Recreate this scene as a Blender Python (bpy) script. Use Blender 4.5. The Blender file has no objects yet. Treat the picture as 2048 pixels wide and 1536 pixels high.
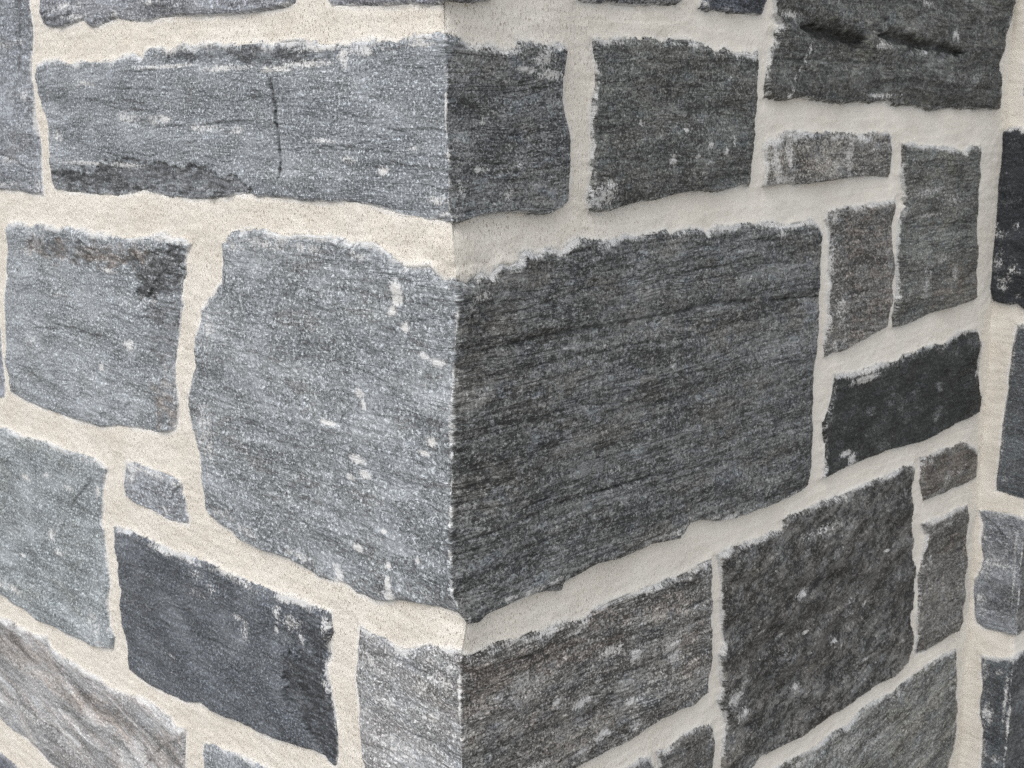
import bpy, math, random
import numpy as np
from mathutils import Matrix, Vector

# ------------------------------------------------------------------ camera
sc = bpy.context.scene
COL = sc.collection
F_PX, PITCH, HEAD, ROLL = 2491.0, math.radians(12.8), math.radians(0.4), math.radians(-0.75)
fw = Vector((math.sin(HEAD)*math.cos(PITCH), math.cos(HEAD)*math.cos(PITCH), -math.sin(PITCH)))
r0 = Vector((math.cos(HEAD), -math.sin(HEAD), 0)); u0 = r0.cross(fw)
rt = math.cos(ROLL)*r0 + math.sin(ROLL)*u0; up = -math.sin(ROLL)*r0 + math.cos(ROLL)*u0
cam_d = bpy.data.cameras.new("camera"); cam = bpy.data.objects.new("camera", cam_d); COL.objects.link(cam)
m = Matrix((rt, up, -fw)).transposed().to_4x4(); m.translation = Vector((0.045238, -1.099069, 1.45))
cam.matrix_world = m
cam_d.sensor_width = 36.0; cam_d.lens = 36.0*F_PX/2048.0
cam_d.clip_start = 0.02; cam_d.clip_end = 500
cam_d.dof.use_dof = True; cam_d.dof.focus_distance = 1.14; cam_d.dof.aperture_fstop = 16.0
sc.camera = cam

# ------------------------------------------------------------------ daylight, overcast
SUN_EL, SUN_AZ = math.radians(58), math.radians(-142)      # azimuth from +Y, clockwise
world = bpy.data.worlds.new("World"); sc.world = world; world.use_nodes = True
wn = world.node_tree.nodes; wl = world.node_tree.links
sky = wn.new("ShaderNodeTexSky"); sky.sky_type = 'NISHITA'; sky.sun_disc = False
sky.sun_elevation = SUN_EL; sky.sun_rotation = SUN_AZ
sky.air_density = 1.0; sky.dust_density = 4.0; sky.ozone_density = 1.0
hs = wn.new("ShaderNodeHueSaturation"); hs.inputs["Saturation"].default_value = 0.18
wl.new(sky.outputs[0], hs.inputs["Color"])
wl.new(hs.outputs[0], wn["Background"].inputs[0]); wn["Background"].inputs[1].default_value = 0.15
sun_d = bpy.data.lights.new("sun", 'SUN'); sun_d.energy = 0.5; sun_d.angle = math.radians(50); sun_d.color = (1.0, 0.985, 0.97)
sun = bpy.data.objects.new("sun", sun_d); COL.objects.link(sun)
sdir = Vector((math.sin(SUN_AZ)*math.cos(SUN_EL), math.cos(SUN_AZ)*math.cos(SUN_EL), math.sin(SUN_EL)))
sun.rotation_euler = sdir.to_track_quat('Z', 'Y').to_euler(); sun.location = sdir*10
sc.view_settings.view_transform = 'Standard'; sc.view_settings.look = 'None'
sc.view_settings.gamma = 1.0; sc.view_settings.use_curve_mapping = False
sc.view_settings.exposure = 0.62
sc.cycles.use_denoising = False; sc.cycles.use_adaptive_sampling = False; sc.cycles.filter_width = 1.4
sc.cycles.max_bounces = 4; sc.cycles.diffuse_bounces = 3; sc.cycles.glossy_bounces = 1

# ------------------------------------------------------------------ measured outlines on the wall faces
# millimetres: distance along the face from the arris (negative = left of it), height above ground
POLY={
'A0':('W','-1222,1333 -1115,1679 -769,1648 -777,1582 -775,1570 -773,1552 -777,1534 -784,1515 -788,1491 -788,1459 -785,1434 -780,1402 -784,1370 -788,1337 -823,1337 -853,1339 -915,1339 -1015,1338'),
'A1':('W','-737,1645 -745,1580 -743,1562 -738,1550 -722,1546 -696,1543 -669,1547 -637,1551 -620,1541 -606,1541 -589,1545 -559,1548 -526,1544 -493,1541 -460,1544 -419,1543 -361,1540 -323,1540 -288,1539 -270,1540 -249,1540 -224,1542 -215,1545 -211,1552 -203,1596'),
'A2':('W','-168,1593 -161,1544 -157,1538 -127,1537 -95,1535 -71,1533 -45,1533 -18,1530 -1,1530 9,1534 21,1534 33,1533 57,1536 68,1583'),
'A3':('W','166,1590 173,1542 183,1541 209,1541 230,1540 261,1540 326,1544 334,1548 337,1603'),
'A4':('W','368,1605 369,1551 366,1543 378,1540 409,1541 424,1539 459,1539 479,1540 488,1556 490,1614'),
'B1':('W','-766,1502 -744,1507 -710,1507 -685,1501 -666,1500 -652,1503 -603,1501 -573,1501 -549,1506 -520,1508 -506,1503 -498,1511 -460,1512 -453,1507 -439,1509 -421,1515 -403,1512 -394,1508 -383,1514 -355,1512 -318,1510 -291,1510 -269,1510 -256,1506 -239,1509 -210,1509 -189,1507 -164,1504 -136,1502 -121,1504 -101,1506 -83,1503 -62,1502 -46,1505 -29,1508 -16,1508 -1,1507 5,1506 17,1504 24,1500 30,1497 44,1499 59,1498 67,1494 80,1495 87,1498 89,1503 99,1502 114,1501 125,1498 134,1502 150,1501 154,1496 153,1482 150,1471 149,1459 150,1448 153,1436 158,1422 161,1411 160,1394 159,1366 156,1355 147,1350 133,1345 124,1344 107,1346 77,1349 59,1350 45,1349 28,1348 12,1345 2,1344 -13,1347 -26,1348 -36,1348 -51,1350 -72,1350 -91,1354 -121,1357 -145,1358 -174,1356 -201,1356 -223,1356 -258,1357 -296,1355 -307,1359 -338,1356 -354,1353 -374,1351 -404,1349 -438,1349 -474,1348 -496,1351 -525,1354 -565,1348 -590,1345 -673,1344 -718,1345 -750,1346 -757,1355 -757,1377 -754,1390 -755,1409 -754,1428 -756,1437 -764,1446 -769,1456 -776,1468 -770,1481 -771,1493'),
'B2':('W','194,1506 200,1508 210,1506 222,1508 241,1509 256,1508 288,1510 297,1506 316,1510 344,1510 361,1505 379,1504 392,1498 410,1502 429,1497 448,1499 461,1495 471,1499 474,1475 476,1448 468,1426 470,1392 468,1376 466,1351 452,1354 408,1348 370,1352 331,1351 297,1347 264,1347 247,1344 221,1341 191,1342 187,1346 186,1357 189,1369 192,1381 189,1390 193,1410 191,1431 193,1450 198,1466 198,1487 195,1497'),
'B3':('W','501,1615 503,1557 506,1541 518,1531 507,1523 509,1514 501,1505 496,1491 493,1475 490,1461 491,1450 517,1447 541,1447 567,1450 592,1447 642,1442 666,1441 707,1443 732,1441 775,1443 793,1437 848,1436 897,1429 957,1431 1041,1429 1112,1428 1112,1439 1116,1457 1111,1478 1106,1496 1115,1510 1117,1532 1122,1550 1126,1567 1130,1585 1130,1662'),
'B4':('W','499,1400 519,1402 524,1409 540,1411 565,1409 598,1408 633,1408 657,1405 674,1405 698,1404 718,1401 736,1405 779,1404 790,1397 796,1374 796,1351 792,1345 749,1349 724,1349 682,1349 626,1348 574,1347 544,1349 502,1349 496,1351 495,1363 498,1377 496,1391'),
'B5':('W','821,1388 839,1389 874,1383 912,1382 954,1379 1007,1370 1028,1379 1058,1377 1064,1349 1065,1313 1066,1276 1072,1214 1076,1178 1080,1151 1064,1146 1024,1146 987,1145 920,1143 880,1139 846,1139 825,1140 820,1158 827,1184 825,1212 823,1253 824,1287 832,1300 843,1304 833,1316 833,1326 823,1347 824,1367'),
'B6':('W','641,1310 653,1312 677,1314 702,1313 745,1314 775,1315 807,1315 808,1301 803,1282 807,1261 815,1239 816,1220 813,1193 814,1179 808,1170 808,1142 777,1139 737,1133 711,1130 686,1126 665,1127 649,1125 645,1142 648,1161 652,1179 649,1206 653,1221 647,1237 646,1255 646,1275 643,1291 637,1301'),
'C0':('W','-1241,1272 -947,1289 -966,1209 -967,1180 -967,1144 -970,1092 -968,1051 -975,1035 -1026,1023 -1324,1001'),
'C1':('W','-903,1292 -862,1297 -833,1292 -810,1298 -774,1296 -749,1295 -724,1301 -705,1295 -684,1299 -659,1295 -639,1296 -590,1293 -530,1299 -484,1307 -468,1301 -441,1303 -431,1297 -442,1284 -446,1264 -456,1252 -461,1237 -459,1226 -469,1201 -478,1176 -486,1151 -487,1127 -484,1103 -490,1080 -497,1070 -515,1062 -539,1059 -570,1057 -604,1053 -639,1050 -684,1040 -711,1040 -764,1037 -797,1038 -847,1038 -900,1039 -925,1042 -952,1046 -953,1075 -957,1093 -947,1146 -941,1183 -926,1213 -916,1247 -912,1270'),
'C2':('W','-367,1301 -352,1313 -329,1319 -299,1322 -275,1321 -252,1319 -226,1322 -204,1323 -179,1324 -158,1321 -138,1317 -123,1321 -108,1323 -96,1319 -86,1314 -79,1310 -72,1307 -63,1304 -47,1304 -28,1307 -22,1301 -15,1294 -5,1295 2,1295 14,1292 20,1296 35,1299 48,1294 54,1299 62,1306 73,1302 88,1305 91,1312 98,1313 111,1310 130,1311 147,1309 158,1315 171,1319 181,1317 206,1311 222,1313 243,1316 259,1311 276,1313 297,1313 312,1314 321,1309 332,1313 350,1313 374,1310 381,1305 402,1312 425,1310 454,1309 471,1309 504,1308 525,1305 540,1301 558,1302 577,1302 600,1304 619,1295 628,1283 627,1268 625,1257 623,1240 622,1215 620,1190 620,1165 618,1139 618,1107 618,1074 620,1041 619,1015 618,988 615,962 597,957 574,955 547,957 523,957 451,958 420,963 399,969 374,975 357,977 351,971 339,962 311,966 287,969 269,968 247,969 219,970 197,973 176,969 160,968 147,967 142,959 120,964 95,968 76,966 44,966 31,965 20,963 7,965 -2,972 -9,975 -25,976 -52,973 -77,968 -90,966 -113,958 -130,954 -142,956 -156,955 -167,959 -176,961 -204,957 -222,955 -242,959 -260,960 -276,963 -300,961 -323,959 -348,960 -368,962 -381,968 -405,970 -426,976 -439,982 -439,1001 -442,1025 -443,1043 -446,1061 -452,1078 -457,1101 -458,1119 -449,1139 -437,1158 -436,1176 -431,1194 -422,1207 -415,1225 -405,1234 -390,1244 -371,1262 -367,1285'),
'C3':('W','674,1098 693,1095 728,1092 758,1094 781,1095 813,1092 842,1090 856,1095 885,1095 915,1098 946,1099 978,1092 998,1098 1025,1104 1064,1103 1094,1099 1105,1081 1110,1033 1112,1009 1122,991 1124,975 1119,964 1081,960 1041,960 970,956 918,956 867,959 818,963 771,963 735,963 701,962 675,962 654,961 659,979 659,1007 651,1025 650,1039 663,1053 668,1065 673,1078'),
'C4':('W','932,931 953,928 989,930 1030,925 1063,926 1087,917 1112,908 1128,896 1129,875 1127,855 1097,851 1045,855 1006,855 962,858 951,858 948,869 936,895 935,918'),
'C5':('W','950,823 988,820 1021,817 1062,819 1103,815 1110,772 1111,737 1115,702 1111,669 1109,635 1113,616 1099,601 1063,605 1029,601 995,602 961,608 955,617 957,641 952,668 954,692 953,717 948,742 954,756 959,779 966,801'),
'D1':('W','909,924 871,929 832,925 785,928 738,928 695,928 644,931 604,928 572,932 563,928 564,921 561,914 525,920 514,918 478,921 459,923 442,922 421,920 424,907 430,883 429,861 432,834 437,803 431,789 433,762 439,743 431,729 441,709 449,689 442,671 441,637 448,612 492,606 523,612 574,608 627,603 714,603 808,604 878,600 925,605 934,611 934,633 933,666 932,690 937,713 936,746 924,777 917,798 907,832 904,853 906,879 909,901'),
'E1':('W','1098,571 1055,576 1010,577 954,576 906,577 891,570 860,576 820,580 791,579 754,569 716,575 672,571 630,573 587,580 552,580 529,564 521,494 1087,227 1097,353 1109,376 1112,388 1111,421 1117,455 1106,495 1104,531 1103,549'),
'D2':('W','-154,921 -142,918 -120,919 -105,917 -92,913 -79,917 -58,926 -43,933 -36,932 -20,937 -3,938 4,934 16,930 28,930 43,932 62,931 83,927 99,927 119,922 131,925 154,921 165,917 181,915 197,923 225,921 253,921 276,920 297,919 322,918 343,915 362,915 381,918 408,918 411,898 410,867 412,828 411,796 410,773 405,749 374,744 316,748 286,746 261,743 226,745 198,746 178,747 148,749 79,754 8,750 -147,728 -150,745 -154,757 -156,783 -159,800 -162,833 -164,862 -160,891 -157,903'),
'D3':('W','310,708 333,705 359,711 389,709 417,702 421,679 421,638 419,543 316,591 314,684'),
'D3b':('W','232,713 255,713 273,713 296,707 305,690 308,595 206,643'),
'D4':('W','-1341,946 -1000,984 -978,987 -945,984 -889,986 -853,989 -811,990 -763,991 -724,994 -702,992 -684,989 -677,984 -688,968 -696,945 -701,920 -708,907 -700,895 -704,873 -699,838 -699,817 -710,792 -709,755 -699,740 -709,718 -758,707 -803,703 -845,699 -881,700 -943,692 -981,697 -1022,694 -1069,699 -1431,654'),
'D5':('W','-621,1005 -583,1009 -538,1008 -506,1008 -489,1004 -490,993 -484,982 -481,963 -485,953 -499,951 -531,948 -546,951 -583,951 -611,953 -630,956 -634,972 -632,989'),
'D6':('W','-671,905 -644,910 -605,911 -577,911 -544,909 -513,910 -489,913 -459,914 -429,916 -401,913 -373,915 -353,914 -314,916 -295,915 -266,920 -245,920 -225,920 -204,919 -202,907 -200,899 -208,885 -207,871 -216,856 -213,843 -209,829 -207,812 -203,793 -201,779 -201,761 -206,741 -212,735 -221,737 -226,742 -248,741 -260,738 -280,734 -306,730 -329,726 -360,723 -373,723 -416,719 -453,715 -484,716 -524,704 -574,699 -608,698 -644,699 -664,703 -665,732 -668,753 -669,774 -668,803 -668,839 -668,860 -671,881'),
'D7':('W','-1444,613 -1079,656 -1041,663 -994,662 -959,664 -914,674 -905,661 -878,657 -842,659 -792,657 -752,659 -713,657 -676,662 -639,671 -603,673 -571,670 -547,661 -526,665 -529,643 -536,607 -548,496 -645,453 -791,438 -932,447 -993,458 -1033,462 -1076,458 -1125,467 -1504,417'),
'D8':('W','-1529,337 -1141,397 -1128,398 -1103,398 -1079,395 -992,404 -872,421 -751,406 -1628,17'),
'D9':('W','-481,660 -463,669 -440,669 -413,676 -377,680 -346,682 -295,686 -229,688 -186,657 -497,519 -488,626 -488,644'),
'T1':('P','-96,1387 -82,1396 -70,1402 -57,1403 -48,1397 -39,1395 -5,1397 191,1401 258,1132 3,1130 -27,1130 -39,1137 -54,1134 -76,1137 -83,1154 -88,1170 -86,1201 -89,1224 -92,1247 -91,1270 -84,1285 -85,1316 -90,1346 -95,1368'),
'T2':('P','-36,1105 -25,1107 -1,1105 246,1092 284,798 7,823 -3,830 -27,833 -49,835 -49,870 -48,899 -47,928 -45,969 -43,1001 -42,1049 -41,1073'),
'T3':('P','-73,796 -51,801 -16,803 -3,801 207,789 236,564 35,601 0,601 -9,600 -28,600 -50,599 -64,606 -69,623 -73,652 -73,678 -65,697 -61,716 -68,748 -67,774'),
'T4':('P','-52,551 -24,555 -5,562 19,565 221,531 267,212 29,222 -34,221 -40,353 -39,386 -40,422 -48,446 -49,473 -46,492 -51,518'),
'T0':('P','-60,1661 -58,1542 -53,1449 3,1441 222,1447 165,1668')}
GROOVE=[
('B1',3.2,9,1.7,'-263,1478 -256,1466 -254,1452 -254,1430 -253,1410 -252,1393 -258,1374'),
('B1',0.9,0.8,0.5,'-142,1438 -90,1436 -6,1435'),
('B1',1,1.2,0.7,'-101,1408 -71,1404 -10,1403 38,1396 103,1392 137,1391'),
('B1',0.8,0.7,0.5,'-275,1448 -180,1446'),
('B1',1.2,1,0.5,'-670,1477 -572,1470 -461,1466 -341,1468'),
('B1',1,0.8,0.4,'-183,1407 -99,1406'),
('B1',1.6,2.5,0.8,'-82,1462 -88,1456 -90,1451'),
('C2',2.4,3.5,1.25,'12,1227 76,1228 122,1230 183,1228 249,1227 334,1225 396,1227 507,1216 615,1208'),
('C2',1.1,1.4,0.8,'97,1149 128,1152 170,1151 236,1141 308,1129 416,1126'),
('C2',1.3,1.6,0.8,'-5,1048 30,1050 63,1051 150,1055 288,1047 419,1038 520,1020'),
('C2',1,1,0.7,'188,1204 285,1199 398,1189 538,1176'),
('C2',1,1.2,0.7,'120,1056 254,1049 403,1051'),
('C2',1.2,1.6,0.9,'19,1257 74,1257 188,1269 276,1266'),
('C2',1,1,0.6,'21,1201 129,1203 244,1198'),
('C2',1,1.2,0.7,'389,1063 480,1056 604,1044'),
('C2',1,1.2,0.7,'354,1268 439,1265 533,1259 612,1249'),
('B3',9,9,1.6,'558,1529 613,1525 672,1519 699,1516'),
('B3',8,9,1.6,'735,1524 798,1522 846,1515 911,1512 980,1507'),
('B3',1.2,1.5,0.7,'502,1493 582,1493 650,1492 801,1489'),
('B3',4,1.5,0.8,'1026,1514 1084,1513'),
('B3',3,1.5,0.7,'751,1470 918,1461 1093,1458'),
('B2',4,1.5,0.8,'318,1439 366,1439 450,1445'),
('B2',3,1.5,0.8,'397,1362 464,1366'),
('B2',1.2,1,0.5,'225,1485 280,1486 365,1486'),
('D2',2.2,2.5,0.9,'189,882 242,874 283,869 316,859'),
('D2',1.6,1.6,0.7,'9,915 89,906 165,897'),
('D2',1.4,1.5,0.7,'189,843 283,827 388,816'),
('D2',2.5,2.5,0.8,'80,821 164,805 222,801'),
('D2',2,1.5,0.7,'172,829 197,824 231,828 266,818'),
('D2',2,1.5,0.6,'189,808 239,804 275,794'),
('D2',1.4,1.4,0.7,'-154,893 -105,902 -51,902 -4,903'),
('D2',1.2,1.2,0.6,'-146,816 -93,827 -40,828 -4,820'),
('C1',1.2,1.4,0.7,'-864,1152 -758,1161 -662,1165 -611,1166'),
('C1',1,1,0.6,'-723,1202 -655,1204 -499,1201'),
('C1',2,2.5,0.8,'-491,1178 -488,1157 -496,1143'),
('B5',1.4,1.4,0.8,'840,1275 929,1272 1057,1268'),
('B5',1.2,1.2,0.7,'834,1213 922,1210 1032,1212'),
('A0',6,3,0.8,'-789,1619 -806,1559 -817,1510 -826,1482'),
('A0',2,2,0.6,'-884,1457 -853,1473 -826,1482'),
('A0',2,2,0.6,'-904,1387 -858,1381 -816,1369'),
('D7',2.5,3,0.8,'-1087,625 -978,634 -894,636 -805,610 -717,610 -675,595'),
('D7',2,2,0.8,'-926,559 -842,577 -820,568 -769,561'),
('D7',1.6,1.6,0.6,'-1113,516 -1002,524 -868,522 -793,510'),
('D7',1.5,1.5,0.6,'-1104,554 -941,567 -874,576'),
('D4',2,2.5,0.7,'-733,844 -730,815 -729,801'),
('D6',1.2,1.2,0.3,'-634,771 -619,754'),
('E1',1.5,1.5,0.6,'815,586 942,555 1092,518'),
('D1',3,2.5,0.6,'566,728 663,760 768,780'),
('T3',1.5,1.5,0.6,'-58,665 -29,666 -7,669')]
PATCH=[
('B1',1.15,2.6,0.1,'-758,1372 -638,1374 -605,1384 -550,1389 -494,1387 -452,1382 -399,1386 -371,1376 -333,1372 -306,1363 -325,1355 -511,1348 -722,1347'),
('B1',1.2,2,0,'-455,1507 -433,1516 -403,1513 -395,1501 -365,1508 -280,1510 -207,1504 -130,1500 -138,1494 -208,1495 -200,1487 -282,1490 -311,1490 -385,1497 -446,1500'),
('C1',1,2,0.7,'-844,1278 -734,1282 -667,1281 -592,1279 -521,1285 -541,1265 -608,1257 -712,1258 -782,1256 -840,1261'),
('C1',1.1,3,0.1,'-552,1270 -521,1285 -439,1299 -446,1267 -466,1237 -495,1228 -553,1222'),
('C1',0.75,1,0.1,'-530,1224 -461,1231 -482,1158 -502,1137 -539,1162'),
('C1',0.6,1.5,0.6,'-539,1119 -486,1133 -492,1074 -531,1070'),
('D6',1,5,0,'-291,844 -257,859 -224,865 -213,833 -209,811 -201,793 -200,761 -205,740 -259,769 -282,779 -294,800'),
('D6',0.6,0,0,'-257,914 -220,919 -201,913 -210,881 -233,868 -254,885'),
('D6',0.3,0,0,'-656,891 -579,897 -441,881 -474,792 -564,743 -655,735'),
('B3',0.45,0.5,0,'493,1475 676,1476 873,1467 1102,1457 1112,1428 807,1438 563,1450 495,1450'),
('B2',0.35,0,0.1,'234,1381 454,1368 460,1353 250,1345 222,1342'),
('D1',0.6,0,0.15,'604,877 730,885 903,872 933,706 745,726 569,692 499,704 471,815'),
('D7',0.4,1,0.5,'-1085,633 -976,642 -877,641 -851,610 -727,637 -660,623 -676,587 -734,596 -872,587 -985,598 -1096,588'),
('D7',0.4,1,0.3,'-645,628 -578,646 -534,648 -546,603 -627,576'),
('D2',0.35,1,0.5,'6,924 126,904 247,899 247,864 89,884 5,888'),
('D2',0.35,0,0,'11,865 95,854 231,822 267,747 164,753 10,814'),
('C2',0.5,1,0.1,'13,1267 61,1289 102,1304 144,1299 61,1252 12,1217'),
('A1',0.45,1,0,'-739,1558 -667,1559 -657,1547 -709,1546'),
('A1',0.4,0,0,'-448,1555 -261,1546 -262,1540 -440,1544'),
('A0',0.4,0,0,'-815,1572 -769,1570 -788,1484 -821,1479'),
('C5',0.4,0,0.1,'957,819 1101,807 1104,739 966,753'),
('C4',0.4,0,0.7,'937,926 1114,905 1118,882 948,892'),
('B6',0.2,0,0.4,'680,1298 802,1308 811,1166 707,1132'),
('B5',0.3,0,0.5,'908,1196 1064,1224 1076,1147 930,1147'),
('T3',0.6,1,0,'-72,678 -3,693 -0,604 -67,610'),
('T4',0.5,1,0,'-50,535 -20,545 -13,396 -39,404')]
SPLASH=[
('B1',0.8,'-549,1437,30,8 -476,1434,28,7 -725,1414,19,10 -170,1415,30,3 -644,1477,30,5 -384,1426,40,6 -327,1424,15,5 -563,1382,60,4 -675,1382,66,4 -43,1409,7,4 -137,1398,15,4'),
('B1',1.3,'-87,1388,8,5 94,1478,8,3 -460,1435,10,4'),
('B1',1,'-457,1492,75,3 -339,1487,57,4 -242,1484,34,4 -192,1487,48,4 -26,1499,22,3 -175,1502,47,4 -138,1491,10,11 -108,1497,19,6 -26,1505,26,4 121,1487,14,10 131,1473,18,6 105,1477,7,4'),
('B1',0.8,'42,1432,6,6 35,1391,12,4 86,1393,5,4 -17,1365,17,6 -6,1353,16,4 13,1374,7,9 69,1366,9,9'),
('C2',1.4,'-72,1282,9,8 -71,1271,8,7 -78,1260,6,5 -61,1246,6,5 -21,1217,10,4 -39,1222,7,4 -134,1172,7,6 -129,1161,4,6 -30,1141,8,5 -40,1128,7,3 -142,1102,11,5 -132,1089,9,5 -154,1081,7,4 -185,1133,13,3 -99,1002,5,5 -101,1037,5,3 -146,1008,10,4 -100,983,5,8 -186,972,8,8 -54,1018,4,3'),
('C2',1.3,'-183,968,7,7 -183,960,14,5 -100,976,5,6 -100,968,12,5'),
('C2',0.7,'32,1279,22,7 19,1264,10,8 52,1288,23,5 -1,1200,7,7 -293,1309,46,7 -341,1303,25,9 -206,1310,34,6 -127,1308,18,5 -401,1209,21,21 -426,1088,17,37 -419,1060,15,15 -346,979,41,7 -252,973,37,7 -396,986,32,9'),
('C2',0.9,'101,973,37,5 127,974,23,4 69,974,21,4 326,972,15,5 433,964,27,6 531,1292,13,5 575,958,24,5 402,972,30,3 180,968,10,3 78,1301,13,6'),
('C2',0.45,'224,1070,33,8 262,1070,26,6 516,1185,17,7 321,1173,13,15 442,1207,30,8 150,1164,19,5 501,1064,33,8 361,1045,11,5 211,1206,32,5 25,1129,9,6 14,1188,8,6 450,1246,30,8'),
('C1',1.1,'-584,1163,15,8 -615,1252,25,3 -663,1123,9,7 -541,1304,55,6 -633,1295,26,5 -484,1302,45,6 -588,1303,12,4'),
('C1',0.6,'-840,1261,46,8 -868,1134,32,15 -763,1207,44,10 -530,1224,24,6 -507,1142,12,12 -626,1151,21,5'),
('D4',1,'-858,850,10,11 -839,828,13,6 -927,922,17,7 -855,940,11,5 -788,936,14,6 -968,791,11,4 -711,945,9,12'),
('D4',0.7,'-742,716,40,11 -899,991,102,9 -778,988,77,9 -1027,723,77,12 -751,743,25,24 -849,779,26,4'),
('B2',1,'203,1356,17,14 214,1367,9,6 359,1390,6,3 340,1417,5,3 409,1393,6,4 381,1401,6,5 347,1504,12,4 265,1427,3,5 320,1387,7,8 425,1405,4,8'),
('D1',1,'696,720,12,5 720,704,10,6 611,815,16,9 782,749,10,5 606,683,13,7 465,720,18,17 477,691,16,10 516,794,11,3 828,815,9,3 625,757,8,4 564,771,14,4 793,661,21,3'),
('D1',0.6,'652,891,65,11 554,917,31,11 745,726,43,12 729,754,20,31 616,703,18,10'),
('B4',1,'512,1379,13,23 541,1384,11,17 679,1378,12,21 556,1404,24,6 646,1401,17,5 527,1356,28,5 720,1397,25,5'),
('B3',0.9,'581,1514,3,7 572,1504,3,7 567,1492,3,7 558,1481,3,7 549,1470,4,6 543,1459,4,6 536,1452,6,5 535,1542,23,5 860,1568,20,6 746,1512,33,5 953,1531,14,9 854,1506,28,5 1123,1542,14,28 1121,1500,14,21 753,1451,52,4'),
('B5',0.7,'908,1196,18,29 951,1220,32,10 994,1196,16,19 871,1140,36,6 988,1289,8,6 970,1304,48,14 892,1320,60,8 912,1287,61,4'),
('B6',0.7,'799,1208,10,15 678,1183,18,26 653,1249,10,38 657,1302,17,9 669,1138,18,8'),
('C3',1.2,'708,984,17,5 725,972,11,9 1102,1051,7,32 752,1081,41,6 757,1091,41,6'),
('C4',0.7,'954,918,20,6 1015,877,21,13 1073,884,22,12 984,864,34,8'),
('C5',0.7,'963,802,13,13 1025,802,53,4 982,757,10,17 960,649,10,10'),
('D2',1,'165,907,19,4 173,926,24,4 126,920,23,4 300,916,18,4 261,847,12,11 329,836,19,8 339,820,14,9 172,823,19,6 181,823,10,5 261,792,20,5 265,760,11,7 176,765,13,6 210,770,22,8 222,866,22,7 94,776,30,10 133,840,8,7'),
('D2',0.7,'-52,883,23,16 -29,901,22,9 -63,881,15,5 -11,918,9,11 0,942,10,5 -122,881,21,6 -138,887,17,11 -46,858,23,11 -94,801,41,17 -43,918,16,7 -115,850,20,6'),
('D3',0.8,'333,702,20,5 285,707,15,4 413,689,6,7'),
('D5',0.9,'-607,998,21,7 -563,1003,38,5 -612,987,16,7 -498,1001,14,4 -533,961,10,7'),
('D6',0.8,'-541,906,38,6 -482,908,24,5 -564,913,26,4 -373,912,32,6 -296,894,8,16 -268,890,19,12 -303,871,5,10 -255,873,6,10 -370,850,11,13 -379,863,17,6 -208,905,9,18 -218,832,7,18 -212,858,9,8 -229,922,18,5'),
('D6',0.5,'-465,868,35,11 -467,893,23,11 -430,884,18,13 -543,764,18,4 -369,857,15,12'),
('D7',0.7,'-708,666,30,8 -682,653,18,13 -651,589,20,16 -589,656,16,9 -557,661,13,23 -795,582,26,8 -1021,594,98,13 -917,604,90,12 -1004,515,97,15 -854,511,87,18 -698,555,45,12 -797,652,42,5'),
('A0',0.7,'-874,1381,31,8 -809,1532,20,5 -882,1347,48,8 -806,1350,18,11 -810,1466,26,9 -854,1530,30,9'),
('A1',0.8,'-678,1568,52,6 -479,1561,21,4 -655,1555,38,6 -596,1543,17,4 -559,1552,14,7 -228,1544,16,3 -482,1543,43,3'),
('A2',0.8,'-71,1535,27,2 -6,1532,9,2 -127,1538,15,2'),
('A3',0.7,'187,1542,12,2 328,1549,7,3'),
('A4',0.9,'371,1547,7,5 390,1540,14,2 484,1545,6,5'),
('T1',0.6,'-92,1390,8,9 -82,1323,6,14 -69,1241,14,7 -77,1255,6,15 -60,1172,16,11 -70,1202,11,23 -45,1189,11,15 -46,1250,6,15 -59,1161,11,8 -35,1151,9,6'),
('T2',0.6,'-42,834,13,7 -38,1050,5,31 -44,920,4,48 -36,856,8,8'),
('T3',0.8,'-60,753,6,5 -22,766,6,7 -25,742,5,8 -52,709,11,25 -61,647,8,17 -33,714,24,13 -10,754,3,33 -9,678,2,50 -56,635,7,17'),
('T4',0.8,'-34,452,10,26 -42,529,10,17 -7,488,4,60 -19,532,10,7 -35,388,5,27 -16,377,10,11'),
('E1',0.8,'875,518,19,9 1027,436,7,13 838,512,47,17 748,540,59,16 930,584,85,7 1023,573,54,4 626,563,53,8 971,587,52,4 909,563,20,9'),
('T0',0.7,'-50,1542,6,43')]
BULGE='3,1322,32,15,5 -28,1305,27,6,4 14,1303,18,7,4 68,1305,13,6,3'

def pts(t): return np.array([[float(v) for v in p.split(',')] for p in t.split()])
# small wander of the arris of the corner (height mm, sideways mm)
ARRIS = [(1499,-.9),(1478,.9),(1432,-1.3),(1395,.9),(1365,-.9),(1346,1.8),(1297,4),(1269,5.8),(1233,1.8),(1191,-1.3),(1139,-3.6),(1091,-4.5),(1052,-6.7),(996,-6.3),(976,2.7),(966,6.7),(936,1.3),(904,-1.3),(833,-.9)]

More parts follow.
